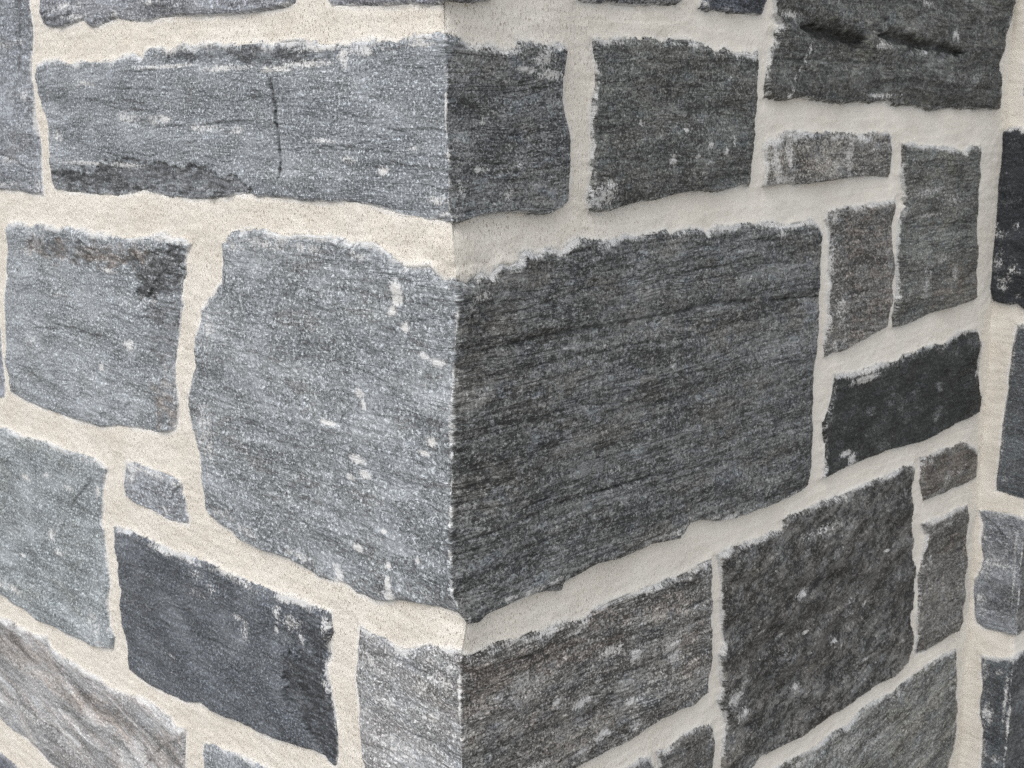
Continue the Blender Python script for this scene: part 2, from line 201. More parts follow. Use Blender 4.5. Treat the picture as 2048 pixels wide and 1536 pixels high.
# ------------------------------------------------------------------ noise
_rs = np.random.RandomState(7); _perm = _rs.permutation(4096).astype(np.int64)
_ga = _rs.rand(4096)*2*np.pi; _gx = np.cos(_ga).astype(np.float32); _gy = np.sin(_ga).astype(np.float32)
def pn(x, y, seed=0):
    x = np.asarray(x, np.float64)+seed*17.31+1000; y = np.asarray(y, np.float64)+seed*9.77+1000
    xi = np.floor(x).astype(np.int64); yi = np.floor(y).astype(np.int64)
    fx = (x-xi).astype(np.float32); fy = (y-yi).astype(np.float32)
    def g(dx, dy):
        k = _perm[(_perm[(xi+dx) & 4095]+yi+dy) & 4095]
        return _gx[k]*(fx-dx)+_gy[k]*(fy-dy)
    u = fx*fx*fx*(fx*(fx*6-15)+10); v = fy*fy*fy*(fy*(fy*6-15)+10)
    a = g(0,0); b = g(1,0); c = g(0,1); d = g(1,1)
    return (a+(b-a)*u+(c-a)*v+(a-b-c+d)*u*v)*1.5
def sstep(a, b, x):
    t = np.clip((x-a)/(b-a), 0, 1); return t*t*(3-2*t)

def edge_dist(X, Z, poly):
    """signed distance to an outline (inside > 0) and the upward lean of the nearest edge"""
    best = np.full(X.shape, 1e12); qx = np.zeros_like(X); qz = np.zeros_like(X); ins = np.zeros(X.shape, bool)
    n = len(poly)
    for i in range(n):
        ax, az = poly[i]; bx, bz = poly[(i+1) % n]
        dx, dz = bx-ax, bz-az; l2 = dx*dx+dz*dz
        if l2 < 1e-9: continue
        t = np.clip(((X-ax)*dx+(Z-az)*dz)/l2, 0, 1)
        px = ax+t*dx; pz = az+t*dz; d = (X-px)**2+(Z-pz)**2
        k = d < best; best = np.where(k, d, best); qx = np.where(k, px, qx); qz = np.where(k, pz, qz)
        if dz != 0:
            c = ((az > Z) != (bz > Z)) & (X < dx*(Z-az)/dz+ax); ins ^= c
    d = np.sqrt(best); s = np.where(ins, d, -d)
    upv = (Z-qz)/np.maximum(d, .3); upv = np.where(ins, -upv, upv)
    return s, np.clip(upv, -1, 1)
def line_dist(X, Z, p):
    best = np.full(X.shape, 1e9); tt = np.zeros(X.shape); n = len(p)-1
    for i in range(n):
        ax, az = p[i]; dx, dz = p[i+1]-p[i]; l2 = dx*dx+dz*dz+1e-9
        t = np.clip(((X-ax)*dx+(Z-az)*dz)/l2, 0, 1)
        d = (X-ax-t*dx)**2+(Z-az-t*dz)**2
        k = d < best; best = np.where(k, d, best); tt = np.where(k, (i+t)/n, tt)
    return np.sqrt(best), tt

QH = math.sqrt(.5)
ORG = {'W': (0.0, 0.0), 'P': (0.86030, 0.75331)}
RIGHT_END = 1141.0; PIER_W = 75.7
def place(S, Z, H, grp):
    """unfolded wall (mm) -> metres; faces meet at the arris at s = 0"""
    left = S < 0
    ox, oy = ORG[grp]
    px = np.where(left, S*QH, S*QH); py = np.where(left, -S*QH, S*QH)
    # surface normals, mitred over the last 3 mm
    mw = 1.5+np.clip((1.5-H)/4, 0, 1)*7.5
    k = np.clip((S+mw)/(2*mw), 0, 1)
    nx = -QH*(1-k)+QH*k; ny = -QH*np.ones_like(S); ln = nx*nx+ny*ny
    nx = nx/ln; ny = ny/ln
    px = px+nx*H; py = py+ny*H
    if grp == 'W':
        a = sorted(ARRIS); px = px+np.interp(Z, [q[0] for q in a], [q[1] for q in a])*np.exp(-(S/28.)**2)
    return np.stack([px/1000+ox, py/1000+oy, Z/1000], -1)

BUL = pts(BULGE)
def lump_height(S, Z):
    h = 0
    for s0, z0, rx, rz, a in BUL: h = np.maximum(h, a*np.exp(-(((S-s0)/(rx*1.25))**2+((Z-z0)/(rz*1.25))**2)**1.5))
    return h*.7*(1+pn(S/14, Z/12, 12)*.2)
def mortar_height(S, Z, d, upv, seed, lump=True):
    """mortar surface; d = distance (mm) to the nearest stone edge"""
    w = np.exp(-np.maximum(d, 0)/np.where((upv < 0) & (S > 0), 9.0, 6.0))
    h = -2.2+pn(S/50, Z/45, seed)*1.2+pn(S/14, Z/12, seed+1)*.38+pn(S/5, Z/4.5, seed+2)*.2
    h = h+pn(S/2.4, Z/3.2, seed+3)*np.where(S < 60, .3, .12)
    h = h+np.where(upv > 0, upv*2.2, upv*np.where(S > 0, 3.2, .9))*w
    if lump and seed < 50: h = h+lump_height(S, Z)
    h = h-np.exp(-(np.abs(S)/7.5)**1.5)*(1.2+1.2*pn(S*0, Z/17, seed+6))
    h = h+pn(S/30, Z/9, seed+7)*.45
    return h

def quad_mesh(name, V, keep, attrs, smooth=True):
    nz, ns = keep.shape
    f = keep[:-1, :-1] & keep[1:, :-1] & keep[:-1, 1:] & keep[1:, 1:]
    idx = np.arange(nz*ns).reshape(nz, ns)
    q = np.stack([idx[:-1, :-1][f], idx[:-1, 1:][f], idx[1:, 1:][f], idx[1:, :-1][f]], -1)
    used = np.unique(q); mp = np.full(nz*ns, -1, np.int64); mp[used] = np.arange(len(used))
    return V.reshape(-1, 3)[used], mp[q], {k: a.reshape(-1, 3)[used] for k, a in attrs.items()}
def make_mesh(name, pieces, mat, parent, label=None, tris=None):
    vs, qs, ats, off = [], [], {}, 0
    for V, Q, A in pieces:
        vs.append(V); qs.append(Q+off); off += len(V)
        for k, a in A.items(): ats.setdefault(k, []).append(a)
    V = np.concatenate(vs).astype(np.float32); Q = np.concatenate(qs).astype(np.int32)
    me = bpy.data.meshes.new(name)
    me.vertices.add(len(V)); me.vertices.foreach_set("co", V.ravel())
    me.loops.add(len(Q)*4); me.loops.foreach_set("vertex_index", Q.ravel())
    me.polygons.add(len(Q)); me.polygons.foreach_set("loop_start", np.arange(len(Q), dtype=np.int32)*4)
    me.polygons.foreach_set("loop_total", np.full(len(Q), 4, np.int32))
    me.polygons.foreach_set("use_smooth", np.ones(len(Q), bool))
    me.update(calc_edges=True)
    for k, a in ats.items():
        at = me.attributes.new(k, 'FLOAT_VECTOR', 'POINT'); at.data.foreach_set("vector", np.concatenate(a).astype(np.float32).ravel())
    me.materials.append(mat)
    o = bpy.data.objects.new(name, me); COL.objects.link(o); o.parent = parent
    if label: o["label"] = label
    return o

# ------------------------------------------------------------------ materials
class NT:
    def __init__(s, name):
        s.m = bpy.data.materials.new(name); s.m.use_nodes = True; s.t = s.m.node_tree; s.n = s.t.nodes; s.l = s.t.links
        s.b = s.n["Principled BSDF"]
    def new(s, ty, **kw):
        n = s.n.new(ty)
        for k, v in kw.items(): setattr(n, k, v)
        return n
    def put(s, sock, v):
        if isinstance(v, (int, float)): sock.default_value = v
        elif isinstance(v, tuple): sock.default_value = v if len(v) == len(sock.default_value) else v+(1,)
        else: s.l.new(v, sock)
    def math(s, op, a, b=0.0, c=None, clamp=False):
        n = s.new("ShaderNodeMath", operation=op, use_clamp=clamp); s.put(n.inputs[0], a); s.put(n.inputs[1], b)
        if c is not None: s.put(n.inputs[2], c)
        return n.outputs[0]
    def attr(s, name):
        n = s.new("ShaderNodeAttribute", attribute_name=name); return n.outputs["Vector"]
    def xyz(s, v):
        n = s.new("ShaderNodeSeparateXYZ"); s.put(n.inputs[0], v); return n.outputs
    def vmath(s, op, a, b):
        n = s.new("ShaderNodeVectorMath", operation=op); s.put(n.inputs[0], a); s.put(n.inputs[1], b); return n.outputs[0]
    def noise(s, v, scale, detail=2.0, rough=.5, dist=0.0, col=False):
        """scale = (per metre along, per metre up)"""
        w = s.vmath('MULTIPLY', v, (float(scale[0]), float(scale[1]), 1.0))
        n = s.new("ShaderNodeTexNoise", noise_dimensions='3D'); s.put(n.inputs["Vector"], w)
        n.inputs["Scale"].default_value = 1; n.inputs["Detail"].default_value = detail
        n.inputs["Roughness"].default_value = rough; n.inputs["Distortion"].default_value = dist
        return n.outputs["Color"] if col else n.outputs["Fac"]
    def vor(s, v, scale, feature='F1'):
        w = s.vmath('MULTIPLY', v, (float(scale[0]), float(scale[1]), 1.0))
        n = s.new("ShaderNodeTexVoronoi", feature=feature); s.put(n.inputs["Vector"], w); n.inputs["Scale"].default_value = 1
        return n
    def ss(s, a, b, x):
        n = s.new("ShaderNodeMapRange", interpolation_type='SMOOTHSTEP'); s.put(n.inputs[0], x); s.put(n.inputs[1], a); s.put(n.inputs[2], b)
        return n.outputs[0]
    def mix(s, f, a, b, mode='MIX'):
        n = s.new("ShaderNodeMix", data_type='RGBA', blend_type=mode); s.put(n.inputs[0], f); s.put(n.inputs[6], a); s.put(n.inputs[7], b)
        return n.outputs[2]
    def bump(s, h, dist, strength=1.0, nrm=None):
        n = s.new("ShaderNodeBump"); s.put(n.inputs["Height"], h); n.inputs["Distance"].default_value = dist; n.inputs["Strength"].default_value = strength
        if nrm is not None: s.l.new(nrm, n.inputs["Normal"])
        return n.outputs[0]

def stone_mat(key, vL, vR, tint=(1, 1, 1), rust=0.0, bands=0.3, dip=0.0, grain=1.0, paleL=1.0, speck=0.3, bf=60, fold=1.0, mott=0.0, tint2=(1.05, 1.0, .93)):
    t = NT("stone_"+key.lower()); seed = (sum(map(ord, key))*0.731) % 9
    wall = t.attr("wall"); ex = t.xyz(t.attr("edge")); mk = t.xyz(t.attr("mark"))
    sd, topn, left = ex[0], ex[1], ex[2]
    v = t.vmath('ADD', wall, (seed*3.1, seed*1.7, seed))
    if dip:
        r = t.new("ShaderNodeVectorRotate", rotation_type='Z_AXIS'); t.put(r.inputs["Vector"], v); r.inputs["Angle"].default_value = math.radians(dip); v = r.outputs[0]
    # gentle folding of the layers
    wv = t.math('MULTIPLY', t.math('SUBTRACT', t.noise(v, (5, 7), 2), .5), .04*fold)
    wv2 = t.math('MULTIPLY', t.math('SUBTRACT', t.noise(v, (45, 60), 1), .5), .0018)
    cx = t.new("ShaderNodeCombineXYZ"); t.put(cx.inputs[1], t.math('ADD', wv, wv2)); vf = t.vmath('ADD', v, cx.outputs[0])
    fol = t.noise(vf, (60, 330), 4, .6)
    folb = t.noise(vf, (4, bf), 3, .6); streak = t.noise(vf, (5, 260), 3, .6); hairs = t.noise(vf, (14, 520), 2, .6)
    right = t.math('SUBTRACT', 1.0, t.math('MULTIPLY', left, .5))
    g1 = t.noise(v, (400, 450), 3, .75); cry = t.ss(.53, .66, t.noise(v, (290, 340), 2, .65))
    g2 = t.noise(v, (1300, 1350), 1, .5)
    clump = t.noise(v, (110, 150), 3, .6)
    big = t.noise(v, (14, 22), 3, .55)
    x = t.math('ADD', t.math('MULTIPLY', t.math('SUBTRACT', g1, .5), 3.6*grain), .46)
    x = t.math('MULTIPLY_ADD', t.math('SUBTRACT', g2, .5), 1.2*grain, x)
    x = t.math('MULTIPLY_ADD', t.math('SUBTRACT', clump, .5), t.math('MULTIPLY_ADD', left, -1.0, 1.8), x)
    x = t.math('MULTIPLY_ADD', t.math('SUBTRACT', fol, .5), .55, x)
    x = t.math('MULTIPLY_ADD', t.math('SUBTRACT', folb, .5), 1.6*bands, x)
    x = t.math('MULTIPLY_ADD', t.math('SUBTRACT', streak, .5), t.math('MULTIPLY', right, .4+1.15*bands), x)
    x = t.math('MULTIPLY_ADD', t.math('SUBTRACT', hairs, .5), t.math('MULTIPLY', right, .6), x)
    if mott: x = t.math('MULTIPLY_ADD', t.math('SUBTRACT', t.noise(v, (42, 60), 5, .7), .5), 2.6*mott, x)
    x = t.math('MULTIPLY_ADD', t.math('SUBTRACT', big, .5), t.math('MULTIPLY_ADD', left, -.8, 1.4), x)
    x = t.math('MULTIPLY_ADD', t.math('SUBTRACT', x, .5), t.math('MULTIPLY', left, -.33), x, clamp=True)
    x = t.math('POWER', x, 1.35)
    x = t.math('MULTIPLY_ADD', cry, .95*grain, x)
    mult = t.math('MULTIPLY_ADD', x, 1.9, .25)
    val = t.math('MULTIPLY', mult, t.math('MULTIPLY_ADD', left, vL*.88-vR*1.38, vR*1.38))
    # colour drift of the minerals; left faces tinted slightly bluer
    tint = (tint[0], tint[1], tint[2]); tr = (tint[0]*1.0, tint[1]*1.01, tint[2]*.985)
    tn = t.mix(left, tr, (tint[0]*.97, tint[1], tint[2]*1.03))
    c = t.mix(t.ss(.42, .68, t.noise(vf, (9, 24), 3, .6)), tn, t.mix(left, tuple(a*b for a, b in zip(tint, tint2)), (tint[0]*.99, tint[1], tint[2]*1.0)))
    c = t.mix(t.ss(.5, .72, t.noise(v, (35, 60), 2, .6)), c, tuple(a*b for a, b in zip(tint, (.96, 1.0, 1.05))))
    if rust: c = t.mix(t.math('MULTIPLY', t.ss(.38, .66, t.noise(vf, (9, 48), 4, .65)), min(rust, 1)), c, (1.14*tint[0], .98*tint[1], .9*tint[2]))
    c = t.mix(t.math('MULTIPLY', mk[2], t.ss(.35, .6, t.noise(vf, (30, 90), 3, .6))), c, (1.2, 1.0, .86))
    vv = t.new("ShaderNodeVectorMath", operation='SCALE'); t.put(vv.inputs[0], c); t.put(vv.inputs["Scale"], val); col = vv.outputs[0]
    # hairline dark seams along the layers
    rid = t.math('ABSOLUTE', t.math('SUBTRACT', t.noise(vf, (9, 120), 3, .55), .5))
    seam = t.math('MULTIPLY', t.ss(.03, .0, rid), t.ss(.44, .6, t.noise(v, (16, 34), 2)))
    rid2 = t.math('ABSOLUTE', t.math('SUBTRACT', t.noise(vf, (5, 75), 2, .5), .5))
    seam2 = t.math('MULTIPLY', t.ss(.018, .0, rid2), t.ss(.42, .56, t.noise(v, (8, 60), 2)))
    seam = t.math('MAXIMUM', seam, seam2)
    dk = t.math('MULTIPLY', seam, t.math('MULTIPLY', right, .8*min(1, bands+.45)))
    # dark broken patches and open cracks
    dn = t.math('MULTIPLY', mk[1], t.math('MAXIMUM', t.math('MULTIPLY_ADD', t.ss(.38, .58, t.noise(vf, (60, 190), 4, .65)), .75, .22), t.ss(1.1, 1.3, mk[1])), clamp=True)
    dk = t.math('MAXIMUM', dk, dn, clamp=True)
    vk = t.new("ShaderNodeVectorMath", operation='SCALE'); t.put(vk.inputs[0], col); vk.inputs["Scale"].default_value = .22
    col = t.mix(dk, col, vk.outputs[0])
    # thin chalky film rubbed over parts of the face
    film = t.math('ADD', t.noise(v, (24, 34), 5, .72), t.math('MULTIPLY', t.math('SUBTRACT', t.noise(v, (500, 420), 3, .8), .5), .9))
    col = t.mix(t.math('MULTIPLY', t.ss(.57, .8, film), t.math('MULTIPLY_ADD', left, -.18, .5)), col, (.44, .46, .475))
    # pale mineral specks
    sp = t.ss(.62, .72, t.noise(v, (230, 260), 3, .7))
    sp = t.math('MULTIPLY', sp, t.math('MULTIPLY', t.ss(.38, .58, big), speck))
    # dried mortar dust: ragged along the edges, in splashes elsewhere
    wd = t.math('MULTIPLY_ADD', topn, 4.2, 2.5)
    e = t.math('SUBTRACT', 1.0, t.math('DIVIDE', sd, wd))
    e = t.math('MULTIPLY', e, t.math('MULTIPLY_ADD', t.ss(.4, .62, t.noise(v, (22, 20), 2)), 1.15, .0))
    fin = t.noise(v, (420, 240), 4, .72); mid = t.noise(v, (130, 90), 3, .65)
    de = t.ss(.05, .55, t.math('ADD', e, t.math('ADD', t.math('MULTIPLY', t.math('SUBTRACT', t.noise(v, (520, 200), 4, .8), .5), 3.0), t.math('MULTIPLY', t.math('SUBTRACT', mid, .5), 1.6))))
    de = t.math('MULTIPLY', de, t.ss(-1.6, -.2, t.math('SUBTRACT', t.math('MULTIPLY', topn, .0), t.math('DIVIDE', sd, t.math('MULTIPLY', wd, 1.6)))))
    ws = t.math('ADD', t.math('MULTIPLY', mk[0], .95), t.math('MULTIPLY', t.math('SUBTRACT', t.noise(v, (330, 300), 4, .8), .5), 3.0))
    ws = t.math('ADD', ws, t.math('MULTIPLY', t.math('SUBTRACT', mid, .5), 1.5))
    ws = t.math('MULTIPLY', t.ss(.48, .95, ws), t.ss(.06, .4, mk[0]))
    pale_left = t.math('MULTIPLY', t.ss(.42, .85, t.math('ADD', big, t.math('MULTIPLY', t.math('SUBTRACT', fin, .5), .9))), t.math('MULTIPLY', left, .42*paleL))  # left-facing faces are mixed towards a patchy pale blue-grey
    wht = t.math('MAXIMUM', t.math('MULTIPLY', de, t.math('MULTIPLY_ADD', left, -.12, .78)), t.math('MULTIPLY', ws, .88), clamp=True)
    wht = t.math('MAXIMUM', wht, sp)
    col = t.mix(pale_left, col, (.445, .477, .52))
    wc = t.mix(t.noise(v, (25, 25), 1), (.60, .62, .65), (.62, .60, .56))
    col = t.mix(wht, col, wc)
    t.put(t.b.inputs["Base Color"], col)
    t.put(t.b.inputs["Roughness"], t.math('MULTIPLY_ADD', g1, .3, .55)); t.b.inputs["Specular IOR Level"].default_value = .45
    hh = t.math('ADD', t.math('MULTIPLY', g1, .9), t.math('ADD', t.math('MULTIPLY', clump, .8), t.math('MULTIPLY', fol, .6)))
    hh = t.math('MULTIPLY_ADD', seam, -.5, hh)
    t.put(t.b.inputs["Normal"], t.bump(t.math('MULTIPLY', t.math('ADD', hh, t.math('MULTIPLY', streak, .8)), t.math('SUBTRACT', 1.0, t.math('MULTIPLY', left, .35))), .0011, 1.0))
    return t.m

def mortar_mat():
    t = NT("mortar"); v = t.attr("wall"); ex = t.xyz(t.attr("edge")); d, rough, left = ex[0], ex[1], ex[2]
    big = t.noise(v, (9, 11), 3, .55); mid = t.noise(v, (60, 45), 4, .6); fine = t.noise(v, (640, 300), 3, .7); dash = t.noise(v, (560, 210), 2, .6); sand = t.noise(v, (1200, 1100), 1)
    cl = t.mix(t.ss(.35, .65, big), (.61, .568, .50), (.655, .622, .565))
    cr = t.mix(t.ss(.35, .65, big), (.70, .663, .595), (.74, .713, .655))
    c = t.mix(left, cr, cl)
    c = t.mix(t.math('MULTIPLY', t.ss(.42, .7, mid), .35), c, (.74, .71, .65))
    c = t.mix(t.math('MULTIPLY', t.ss(.55, .75, t.noise(v, (140, 70), 3, .6)), t.math('MULTIPLY', rough, .4)), c, (.52, .46, .385))
    # pits and grains
    c = t.mix(t.math('MULTIPLY', t.ss(.41, .31, dash), t.math('MULTIPLY', rough, t.ss(.4, .6, t.noise(v, (26, 30), 2)))), c, (.40, .335, .255))
    pit = t.math('MULTIPLY', t.ss(.40, .28, fine), t.math('MULTIPLY_ADD', rough, .62, .06))
    c = t.mix(pit, c, (.36, .31, .25))
    c = t.mix(t.math('MULTIPLY', t.ss(.6, .78, sand), .25), c, (.8, .77, .72))
    # whitish skin where it was wiped against the stones
    wp = t.math('MULTIPLY', t.ss(6.5, 0.5, t.math('ADD', d, t.math('MULTIPLY', t.math('SUBTRACT', mid, .5), 9.0))), .6)
    wp = t.math('MULTIPLY', wp, t.ss(.38, .55, t.noise(v, (20, 24), 2)))
    c = t.mix(wp, c, (.72, .715, .70))
    t.put(t.b.inputs["Base Color"], c); t.b.inputs["Roughness"].default_value = .9; t.b.inputs["Specular IOR Level"].default_value = .2
    b1 = t.bump(t.math('ADD', t.math('MULTIPLY', fine, t.math('MULTIPLY', rough, .6)), t.math('MULTIPLY', t.noise(v, (210, 120), 4, .7), t.math('MULTIPLY_ADD', rough, .8, .2))), .0015, 1.0)
    b2 = t.bump(t.math('MULTIPLY', sand, rough), .0005, .7, b1)
    t.put(t.b.inputs["Normal"], t.bump(t.math('MULTIPLY', t.ss(.30, .43, dash), rough), .0006, 1.0, b2))
    return t.m
MORTAR = mortar_mat()

def thing(name, label, cat, loc=(0, 0, 0)):
    o = bpy.data.objects.new(name, None); COL.objects.link(o); o.location = loc
    o["label"] = label; o["category"] = cat; o.empty_display_size = .2
    return o
WALL = thing("stone_wall", "grey gneiss block wall turning an outward corner, with wide cream mortar joints", "wall")
PIER = thing("stone_pier", "narrow pier of bluish dark stones projecting at the right edge of the wall", "pier")
PARENT = {'W': WALL, 'P': PIER}

# key: (left value, right value, options, height above mortar, mesh step, label)
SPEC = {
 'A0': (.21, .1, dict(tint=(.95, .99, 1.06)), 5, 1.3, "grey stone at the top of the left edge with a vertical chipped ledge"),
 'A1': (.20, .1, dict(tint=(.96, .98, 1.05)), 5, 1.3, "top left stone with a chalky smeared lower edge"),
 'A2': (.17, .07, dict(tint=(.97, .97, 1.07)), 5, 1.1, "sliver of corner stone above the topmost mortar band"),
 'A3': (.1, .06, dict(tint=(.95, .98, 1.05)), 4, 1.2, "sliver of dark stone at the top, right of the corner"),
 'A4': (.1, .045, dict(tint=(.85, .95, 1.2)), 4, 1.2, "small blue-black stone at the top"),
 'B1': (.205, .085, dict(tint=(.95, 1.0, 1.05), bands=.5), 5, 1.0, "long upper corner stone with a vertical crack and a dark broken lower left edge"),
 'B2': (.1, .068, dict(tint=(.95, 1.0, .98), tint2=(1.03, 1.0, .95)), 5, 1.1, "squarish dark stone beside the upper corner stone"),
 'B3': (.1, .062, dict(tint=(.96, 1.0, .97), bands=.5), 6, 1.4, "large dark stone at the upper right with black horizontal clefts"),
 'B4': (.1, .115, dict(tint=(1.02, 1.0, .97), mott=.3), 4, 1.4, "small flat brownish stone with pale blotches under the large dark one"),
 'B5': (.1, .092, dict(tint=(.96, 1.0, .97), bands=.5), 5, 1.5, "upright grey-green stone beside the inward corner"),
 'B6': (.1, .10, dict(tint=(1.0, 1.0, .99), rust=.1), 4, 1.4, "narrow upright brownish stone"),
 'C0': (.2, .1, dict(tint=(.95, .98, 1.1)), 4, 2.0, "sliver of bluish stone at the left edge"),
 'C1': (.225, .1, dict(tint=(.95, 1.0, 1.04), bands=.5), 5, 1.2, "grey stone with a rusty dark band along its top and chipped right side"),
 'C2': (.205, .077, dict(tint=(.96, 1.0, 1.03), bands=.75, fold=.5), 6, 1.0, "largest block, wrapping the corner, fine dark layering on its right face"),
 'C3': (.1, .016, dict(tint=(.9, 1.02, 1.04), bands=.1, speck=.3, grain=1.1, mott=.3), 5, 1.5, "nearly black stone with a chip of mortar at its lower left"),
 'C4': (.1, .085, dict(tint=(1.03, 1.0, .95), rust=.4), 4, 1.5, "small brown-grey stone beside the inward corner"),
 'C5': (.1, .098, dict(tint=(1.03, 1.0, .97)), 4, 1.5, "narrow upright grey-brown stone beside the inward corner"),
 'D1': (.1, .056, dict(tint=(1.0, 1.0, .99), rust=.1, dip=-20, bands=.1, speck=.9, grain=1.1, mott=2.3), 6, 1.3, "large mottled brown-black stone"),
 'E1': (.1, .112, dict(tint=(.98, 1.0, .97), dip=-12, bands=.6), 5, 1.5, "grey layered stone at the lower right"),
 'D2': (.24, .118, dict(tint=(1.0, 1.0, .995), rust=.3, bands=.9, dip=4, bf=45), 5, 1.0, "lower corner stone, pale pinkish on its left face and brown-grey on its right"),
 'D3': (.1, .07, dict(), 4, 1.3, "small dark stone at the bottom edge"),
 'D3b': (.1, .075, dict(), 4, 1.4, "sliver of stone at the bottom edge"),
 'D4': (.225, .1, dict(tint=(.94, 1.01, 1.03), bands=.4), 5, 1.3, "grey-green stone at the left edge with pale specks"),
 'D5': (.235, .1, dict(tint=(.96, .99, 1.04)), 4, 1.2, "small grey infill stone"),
 'D6': (.085, .08, dict(tint=(.9, .98, 1.1), bands=.15, paleL=.4, grain=1.15), 6, 1.1, "dark slate-blue stone with a stepped break at its right end"),
 'D7': (.27, .1, dict(tint=(1.0, .99, .98), rust=.35, bands=2.0, dip=12, bf=30, fold=2.2, paleL=.6, grain=.8, tint2=(1.02, .99, .98)), 5, 1.3, "pinkish grey stone with wavy bands at the lower left"),
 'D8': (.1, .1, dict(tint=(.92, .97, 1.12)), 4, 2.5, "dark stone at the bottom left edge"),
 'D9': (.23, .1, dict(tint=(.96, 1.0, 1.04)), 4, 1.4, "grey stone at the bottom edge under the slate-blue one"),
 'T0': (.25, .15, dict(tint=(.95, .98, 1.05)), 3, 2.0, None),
 'T1': (.017, .017, dict(tint=(.88, 1.0, 1.2), bands=.05, paleL=.1, grain=.8), 10, 1.6, "blue-black stone with white smears at its foot"),
 'T2': (.09, .07, dict(tint=(.93, 1.0, 1.06), bands=.2, paleL=.2), 5, 1.6, "tall dark blue-grey stone"),
 'T3': (.17, .07, dict(tint=(.98, 1.0, 1.04), paleL=1.), 4, 1.5, "pale striped stone with a white worn arris"),
 'T4': (.085, .05, dict(tint=(.92, 1.0, 1.08), paleL=.3), 4, 1.5, "dark blue stone smeared with white"),
}
OUT = {k: (g, pts(t)) for k, (g, t) in POLY.items()}

